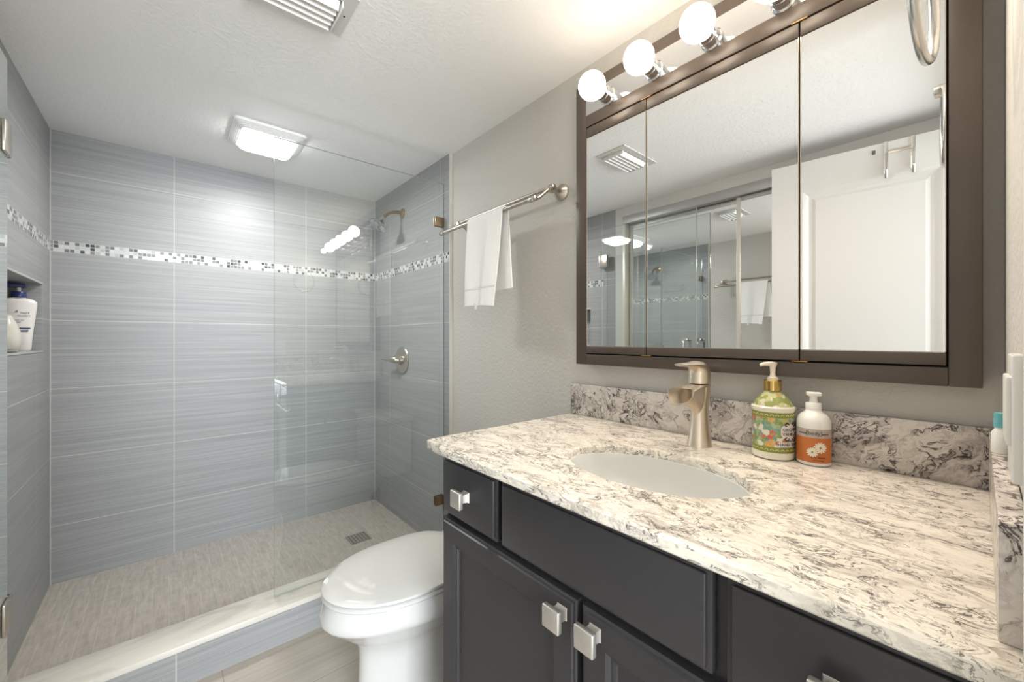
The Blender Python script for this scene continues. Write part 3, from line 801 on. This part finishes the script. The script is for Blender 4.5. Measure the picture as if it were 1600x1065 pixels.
def sink():
    t = thing('undermount_sink', 'oval white undermount sink set in the stone countertop', 'sink', (SX, SY, CT-.022))
    b = nb(); n = 64
    def ring(s, z): return [(SX+SA*s*math.cos(2*PI*k/n), SY+SB*s*math.sin(2*PI*k/n), z) for k in range(n)]
    z0 = CT-.0225
    loft(b, [ring(1.10, z0-.012), ring(1.10, z0), ring(1.0, z0), ring(.985, z0-.02), ring(.95, z0-.05), ring(.87, z0-.08), ring(.72, z0-.108), ring(.5, z0-.124), ring(.25, z0-.131), ring(.13, z0-.133)], (False, True))
    rim = part('basin', b, M['porcelain'], t, ang=50)
    sm = rim.modifiers.new('thickness', 'SOLIDIFY'); sm.thickness = -.006
    b = nb(); lathe(b, [(0, 0), (.022, 0), (.022, .003), (.017, .004), (0, .0035)], (SX, SY, z0-.1325), 'Z', 28); part('drain', b, M['chrome'], t)
sink()
# ------------------------------------------------------------------ faucet
def faucet():
    fx, fy = -.088, .457
    t = thing('faucet', 'brushed nickel single-lever waterfall faucet behind the oval sink', 'faucet', (fx, fy, CT))
    def ell(cx, hx, hy, z, n=32, tilt=0): return [(cx+hx*math.cos(2*PI*k/n), fy+hy*math.sin(2*PI*k/n), z+tilt*math.cos(2*PI*k/n)) for k in range(n)]
    b = nb()
    loft(b, [ell(fx, .031, .029, CT), ell(fx, .0305, .0285, CT+.004), ell(fx, .027, .025, CT+.025), ell(fx+.001, .0235, .0215, CT+.055), ell(fx+.001, .022, .0200, CT+.085), ell(fx, .0235, .0215, CT+.108), ell(fx, .0255, .0240, CT+.128), ell(fx, .0260, .0250, CT+.146), ell(fx, .0250, .0245, CT+.152, tilt=.001)])
    part('body', b, M['faucet'], t, ang=60)
    # open trough spout, flared at its lip
    b = nb(); st = []
    N = 18
    def sec(x, zc, hw, dep, th, tilt=0):
        pts = []
        for k in range(N+1):
            a = PI+PI*k/N; pts.append((x+tilt*math.sin(a)**3, fy+hw*math.cos(a)*(1+.0*tilt), zc+dep*math.sin(a)))
        for k in range(N, -1, -1):
            a = PI+PI*k/N; pts.append((x+tilt*math.sin(a)**3, fy+(hw-th)*math.cos(a), zc+(dep-th)*math.sin(a)+.0005))
        return pts
    data = [(fx+.006, CT+.150, .0150, .100, .006, 0), (fx-.008, CT+.150, .0195, .084, .005, .001), (fx-.022, CT+.150, .0222, .066, .004, .003), (fx-.038, CT+.1495, .0240, .052, .0032, .006), (fx-.056, CT+.149, .0258, .042, .0028, .010), (fx-.074, CT+.147, .0278, .0365, .0026, .015), (fx-.089, CT+.145, .0300, .0335, .0024, .021), (fx-.099, CT+.144, .0325, .0330, .0022, .026)]
    loft(b, [sec(*d) for d in data]); part('spout', b, M['faucet'], t, ang=50)
    b = nb()   # roof over the root of the trough
    lid = [(fx+.010, .0235, CT+.1535), (fx-.020, .0240, CT+.153), (fx-.034, .0245, CT+.151), (fx-.044, .0240, CT+.1475)]
    loft(b, [[(x, fy-hw, z-.004), (x, fy+hw, z-.004), (x, fy+hw*.9, z), (x, fy, z+.002), (x, fy-hw*.9, z)] for x, hw, z in lid]); part('spout_cover', b, M['faucet'], t)
    # lever handle: dome leaning forward into a thin flat blade
    b = nb()
    def sq(cx, cz, hx, hy, ang, n=28):
        out = []
        for k in range(n):
            a = 2*PI*k/n; u = hx*math.cos(a); v = hy*math.sin(a)
            out.append((cx+u*math.cos(ang), fy+v, cz+u*math.sin(ang)))
        return out
    loft(b, [sq(fx, CT+.1555, .0268, .0262, 0), sq(fx, CT+.165, .0268, .0260, 0), sq(fx-.001, CT+.178, .0258, .0255, .05), sq(fx-.004, CT+.189, .0235, .0245, .25), sq(fx-.012, CT+.1975, .0175, .0225, .7),
             sq(fx-.026, CT+.2015, .0110, .0200, 1.15), sq(fx-.045, CT+.2025, .0068, .0175, 1.45), sq(fx-.070, CT+.2035, .0050, .0160, 1.52), sq(fx-.095, CT+.2045, .0042, .0155, 1.52), sq(fx-.103, CT+.205, .003, .0130, 1.52)])
    part('lever', b, M['faucet'], t, ang=60)
faucet()

# ------------------------------------------------------------------ soap dispensers
def ornate():
    cx, cy, z = -.059, .305, CT+.0005; r = .041
    t = thing('soap_dispenser', 'green floral hand soap bottle with gold collar beside the backsplash', 'soap bottle', (cx, cy, z))
    fa = math.atan2(0-cy, CX-cx)
    cream = plain('cream_glaze', srgb(232, 226, 210), .15)
    b = nb(); lathe(b, [(0, 0), (.036, 0), (.0405, .003), (.041, .008), (.041, .016), (.0402, .017), (.0402, .104), (.041, .106), (.0425, .109), (.0425, .114), (.040, .1165), (0, .117)], (cx, cy, z), 'Z', 56); part('bottle_body', b, cream, t)
    # printed sleeve
    m = NT('majolica_print'); p = m.objc()
    vor = m.n('ShaderNodeTexVoronoi'); m.put(vor.inputs['Vector'], m.mapv(m.pos()[0], (1, 1, 1))); vor.inputs['Scale'].default_value = 95
    sepc = m.n('ShaderNodeSeparateColor'); m.put(sepc.inputs[0], vor.outputs['Color'])
    base = m.ramp(sepc.outputs[0], [(0, srgb(126, 150, 74)), (.22, srgb(150, 178, 130)), (.40, srgb(216, 158, 60)), (.52, srgb(226, 222, 206)), (.68, srgb(104, 150, 128)), (.80, srgb(196, 92, 52)), (.87, srgb(92, 128, 170)), (.93, srgb(170, 170, 90))], 'CONSTANT')
    nn = m.noise(m.pos()[0], 160, 3, .6); base = m.mix(m.m2('MULTIPLY', m.m2('SUBTRACT', nn, .35), .9), base, srgb(222, 220, 200))
    m.set(Base_Color=base, Roughness=.15, Coat_Weight=.3)
    b = nb(); lathe(b, [(.0395, .029), (.0408, .029), (.0408, .093), (.0395, .093)], (cx, cy, z), 'Z', 56); part('floral_sleeve', b, m.m, t)
    green = plain('olive_green_band', srgb(136, 144, 62), .2)
    b = nb(); lathe(b, [(.0395, .093), (.0410, .093), (.0410, .104), (.0395, .104)], (cx, cy, z), 'Z', 56); part('green_band', b, green, t)
    b = nb(); lathe(b, [(.0395, .017), (.0410, .017), (.0410, .029), (.0395, .029)], (cx, cy, z), 'Z', 56); part('green_band', b, green, t)
    b = nb()
    for zz in (.0985, .023):
        b = nb()
        for k in range(26):
            q = bmesh.new(); ang = 2*PI*k/26
            ro, ri = .0038, .0022; vs = []
            for i in range(13):
                a = PI*i/12; vs.append((math.cos(a), math.sin(a)))
            o1 = [q.verts.new((x*ro, y*ro-.0015, 0.0006)) for x, y in vs]; i1 = [q.verts.new((x*ri, y*ri-.0015, 0.0006)) for x, y in vs]
            for i in range(12): q.faces.new((o1[i], o1[i+1], i1[i+1], i1[i]))
            wrap(q, cx, cy, z+zz, .0410, ang); merge(b, q)
        part('scallop_print', b, M['pale_yellow'], t, smooth=False)
    # glass shoulder
    b = nb(); lathe(b, [(0, .1165), (.039, .1165), (.036, .124), (.027, .136), (.018, .144), (.015, .150), (0, .150)], (cx, cy, z), 'Z', 48)
    m = NT('green_glass_shoulder'); v2 = m.n('ShaderNodeTexVoronoi'); m.put(v2.inputs['Vector'], m.pos()[0]); v2.inputs['Scale'].default_value = 110
    s2 = m.n('ShaderNodeSeparateColor'); m.put(s2.inputs[0], v2.outputs['Color'])
    m.set(Base_Color=m.ramp(s2.outputs[1], [(0, srgb(150, 158, 92)), (.4, srgb(192, 190, 140)), (.7, srgb(214, 208, 176)), (.88, srgb(200, 150, 90))], 'CONSTANT'), Roughness=.08, Coat_Weight=.5)
    part('shoulder', b, m.m, t)
    b = nb(); lathe(b, [(0, .149), (.0175, .149), (.0175, .171), (.016, .173), (0, .173)], (cx, cy, z), 'Z', 32); part('collar', b, plain('gold_collar', srgb(206, 176, 104), .18, 1), t)
    pump = plain('cream_pump_plastic', srgb(232, 220, 202), .3)
    b = nb(); lathe(b, [(0, .172), (.011, .172), (.011, .178), (.0065, .180), (.0050, .188), (.0058, .200), (.0085, .208), (.0085, .212), (0, .213)], (cx, cy, z), 'Z', 24)
    na = fa-math.radians(62); d = Vector((math.cos(na), math.sin(na), 0)); c0 = Vector((cx, cy, z+.2085))
    add_tube(b, [c0, c0+d*.010+Vector((0,0,.0005)), c0+d*.020, c0+d*.027-Vector((0,0,.003))], [.0052, .0050, .0042, .0036], 12); part('pump', b, pump, t)
    # white cartouche with writing
    ta = fa+math.radians(50)
    def patch(pts, m_, name, dr=.0009):
        q = bmesh.new(); c = q.verts.new((0, 0, dr)); vs = [q.verts.new((x, y, dr)) for x, y in pts]
        return q, c, vs
    q = bmesh.new(); nseg = 24
    grid = [[q.verts.new((-.021+.042*i/nseg, (-.017+.0335*j/3)*math.sqrt(max(.15, 1-(abs(-1+2*i/nseg))**4)), 0.0007)) for j in range(4)] for i in range(nseg+1)]
    for i in range(nseg):
        for j in range(3): q.faces.new((grid[i][j], grid[i+1][j], grid[i+1][j+1], grid[i][j+1]))
    wrap(q, cx, cy, z+.064, .0408, ta); b = merge(nb(), q)
    q = bmesh.new(); grid = [[q.verts.new((-.025+.050*i/nseg, -.0055+.011*j, 0.0007)) for j in range(2)] for i in range(nseg+1)]
    for i in range(nseg): q.faces.new((grid[i][0], grid[i+1][0], grid[i+1][1], grid[i][1]))
    wrap(q, cx, cy, z+.036, .0408, ta-.05); merge(b, q)
    part('label_panel', b, plain('label_white', srgb(230, 222, 214), .3), t, smooth=False)
    b = nb(); R_ = .0419
    wrap_text(b, 'ORCHID', .0095, cx, cy, z+.068, R_, ta); wrap_text(b, 'VANILLA', .0095, cx, cy, z+.0585, R_, ta); wrap_text(b, 'HAND SOAP', .0090, cx, cy, z+.036, R_, ta-.05)
    part('lettering', b, plain('grey_ink', srgb(84, 76, 84), .5), t, smooth=False)
    for sy, zz in ((1, .079), (-1, .049)):
        b = nb()
        for sx in (-1, 1):
            q = bmesh.new(); pts = []
            for i in range(26):
                s = i/25; a = s*1.6*PI; rr_ = .0052*(1-.62*s)
                pts.append(Vector((sx*(.0095-rr_*math.cos(a)*1.0), sy*(-.0005+rr_*math.sin(a)), .0006)))
            pts = [Vector((sx*.019, sy*-.003, .0006)), Vector((sx*.012, sy*-.0035, .0006))][:0]+pts
            add_tube(q, pts, [.0011]*len(pts), 6); wrap(q, cx, cy, z+zz, R_-.0004, ta); merge(b, q)
        part('scroll_print', b, plain('black_ink', (.01, .01, .012), .4), t)
ornate()
def lotion():
    cx, cy, z = -.052, .231, CT+.0005
    t = thing('lotion_dispenser', 'white pump bottle with an orange daisy label in front of the floral bottle', 'lotion bottle', (cx, cy, z))
    fa = math.atan2(0-cy, CX-cx)
    b = nb(); lathe(b, [(0, 0), (.026, 0), (.0295, .003), (.0300, .007), (.0300, .084), (.0293, .092), (.0270, .099), (.0225, .1055), (.016, .110), (.014, .114), (0, .114)], (cx, cy, z), 'Z', 52); part('bottle_body', b, M['plastic'], t, ang=50)
    b = nb(); lathe(b, [(0, .112), (.0140, .112), (.0140, .128), (.013, .1295), (.0075, .130), (.0068, .140), (.0085, .144), (.0, .144)], (cx, cy, z), 'Z', 32)
    na = fa-math.radians(75); d = Vector((math.cos(na), math.sin(na), 0)); c0 = Vector((cx, cy, z+.1475))
    q = bmesh.new(); add_box(q, -.0125, .0135, -.0085, .0085, -.004, .0045, .003, 3); bmesh.ops.transform(q, matrix=Matrix.Translation(c0) @ Matrix.Rotation(na+PI, 4, 'Z'), verts=list(q.verts)); merge(b, q)
    part('pump', b, M['plastic'], t)
    b = nb(); lathe(b, [(.0290, .008), (.0305, .008), (.0305, .0595), (.0290, .0595)], (cx, cy, z), 'Z', 52); part('orange_label', b, plain('burnt_orange_print', srgb(196, 112, 52), .35), t)
    b = nb(); lathe(b, [(.0290, .0595), (.0305, .0595), (.0305, .0775), (.0290, .0775)], (cx, cy, z), 'Z', 52); part('grey_label', b, plain('label_grey_print', srgb(182, 170, 160), .35), t)
    R_ = .0305
    b = nb(); wrap_text(b, 'nourish', .0050, cx, cy, z+.0680, R_, fa-.62); wrap_text(b, '{body}', .0110, cx, cy, z+.0690, R_, fa+.03); wrap_text(b, 'natural', .0050, cx, cy, z+.0680, R_, fa+.68)
    part('lettering', b, plain('slate_ink', srgb(96, 88, 90), .5), t, smooth=False)
    b = nb(); wrap_text(b, 'hand lotion', .0060, cx, cy, z+.0195, R_, fa+.25); wrap_text(b, 'moisturizing', .0040, cx, cy, z+.0135, R_, fa+.25)
    part('small_lettering', b, plain('brown_ink', srgb(140, 66, 30), .5), t, smooth=False)
    b, c = nb(), nb()
    for ox, oz, rr_ in ((-.005, .0300, .0105), (.0085, .0400, .0120)):
        q = bmesh.new()
        for ly, (n, sc, zz) in enumerate(((13, 1.0, .0004), (11, .7, .0007))):
            for k in range(n):
                a = 2*PI*k/n+ly*.3; u = Vector((math.cos(a), math.sin(a), 0)); v = Vector((-u.y, u.x, 0)); L = rr_*sc
                P_ = [u*L*.15, u*L*.5+v*L*.14, u*L*.85+v*L*.13, u*L, u*L*.85-v*L*.13, u*L*.5-v*L*.14]
                q.faces.new([q.verts.new(p+Vector((ox, 0, zz+.00003*k))) for p in P_])
        wrap(q, cx, cy, z+oz, R_, fa+.1); merge(b, q)
        q = bmesh.new(); q.faces.new([q.verts.new((ox+.0017*math.cos(2*PI*k/14), .0017*math.sin(2*PI*k/14), .0013)) for k in range(14)]); wrap(q, cx, cy, z+oz, R_, fa+.1); merge(c, q)
    part('daisy_print', b, plain('petal_white', srgb(238, 228, 206), .4), t, smooth=False)
    part('daisy_centre', c, plain('daisy_green', srgb(150, 140, 90), .5), t, smooth=False)
lotion()
t = thing('eye_drop_bottle', 'tiny white bottle with a teal cap standing on the side splash by the switch', 'small bottle', (-.215, -.0195, CT+.106))
b = nb(); lathe(b, [(0, 0), (.0085, 0), (.009, .001), (.009, .028), (.006, .034), (.005, .038), (0, .038)], (-.215, -.0195, CT+.1062), 'Z', 24); part('bottle_body', b, M['plastic'], t)
b = nb(); lathe(b, [(0, .036), (.0068, .036), (.0062, .056), (0, .057)], (-.215, -.0195, CT+.1062), 'Z', 24); part('cap', b, plain('teal_plastic', srgb(104, 176, 184), .35), t)
# ------------------------------------------------------------------ switch plate on the near wall
t = thing('light_switch', 'white double rocker switch plate on the near wall above the side splash', 'light switch', (-.46, YN, 1.10))
b = nb(); add_box(b, -.505, -.428, YN+.0005, YN+.0095, 1.045, 1.165, .002, 3); part('wall_plate', b, M['plastic'], t)
for x in (-.487, -.447):
    b = nb(); add_box(b, x-.0155, x+.0155, YN+.009, YN+.0130, 1.080, 1.144, .0015); part('rocker', b, M['plastic'], t)

# ------------------------------------------------------------------ toilet
def toilet():
    TY = 1.240
    t = thing('toilet', 'white elongated toilet with closed lid between the vanity and shower', 'toilet', (-.45, TY, 0))
    def egg(front, back, hw, z, n=48, sq=.85, wide=.50):
        """plan outline: rounded elongated front (towards -x), squarer back"""
        out = []; xc = back+(front-back)*wide
        for k in range(n):
            a = 2*PI*k/n; c, s = math.cos(a), math.sin(a)
            if c < 0: x = xc+(xc-front)*c; y = hw*s*(abs(s)**-.0)
            else:
                x = xc+(back-xc)*(abs(c)**.55); y = hw*(1 if s > 0 else -1)*abs(s)**sq
            out.append((x, TY+y, z))
        return out
    b = nb()
    loft(b, [egg(-.668, -.16, .112, .0), egg(-.665, -.16, .110, .03), egg(-.652, -.17, .104, .12), egg(-.650, -.18, .104, .20), egg(-.656, -.18, .110, .245), egg(-.682, -.16, .132, .274),
             egg(-.715, -.12, .158, .305), egg(-.748, -.10, .176, .336), egg(-.757, -.10, .181, .342), egg(-.763, -.10, .183, .352), egg(-.762, -.10, .183, .366), egg(-.752, -.10, .180, .395), egg(-.744, -.10, .176, .407), egg(-.73, -.10, .165, .409)])
    part('bowl', b, M['porcelain'], t, ang=38)
    b = nb(); loft(b, [egg(-.742, -.262, .172, .4092), egg(-.754, -.258, .179, .4125), egg(-.757, -.258, .181, .417), egg(-.754, -.258, .179, .4215), egg(-.742, -.26, .172, .4245)]); part('seat', b, M['porcelain'], t, ang=50)
    b = nb(); loft(b, [egg(-.742, -.275, .170, .4258), egg(-.753, -.270, .178, .4290), egg(-.757, -.270, .1805, .4335), egg(-.753, -.272, .179, .4385), egg(-.73, -.28, .165, .4425), egg(-.66, -.31, .12, .4455), egg(-.58, -.37, .06, .447)]); part('lid', b, M['porcelain'], t, ang=50)
    for s in (-1, 1):
        b = nb(); lathe(b, [(0, 0), (.014, 0), (.014, .022), (.010, .026), (0, .026)], (-.245, TY+s*.075, .410), 'Z', 20); part('hinge_cap', b, M['porcelain'], t)
    def rbox(x0, x1, hy, z0, z1, bev): return bx(x0, x1, TY-hy, TY+hy, z0, z1, bev=bev, seg=4)
    part('tank', rbox(-.195, -.001, .212, .385, .690, .018), M['porcelain'], t, ang=50)
    part('tank_lid', rbox(-.205, .0, .222, .691, .725, .010), M['porcelain'], t, ang=50)
    b = nb(); lathe(b, [(0, 0), (.012, 0), (.012, .006), (0, .008)], (-.196, TY-.15, .64), 'X', 18, -1); add_tube(b, [(-.206, TY-.15, .64), (-.210, TY-.12, .638), (-.210, TY-.085, .634)], [.006, .006, .007], 12); part('flush_lever', b, M['chrome'], t)
    # trapway bulge along the flank
    b = nb(); add_tube(b, bez([(-.44, TY-.070, .27), (-.33, TY-.085, .27), (-.24, TY-.085, .16), (-.22, TY-.075, .03)], 14), [.02, .035, .042, .046, .048, .05, .05, .05, .05, .05, .05, .05, .048, .046, .04], 20); part('trapway', b, M['porcelain'], t, ang=60)
toilet()
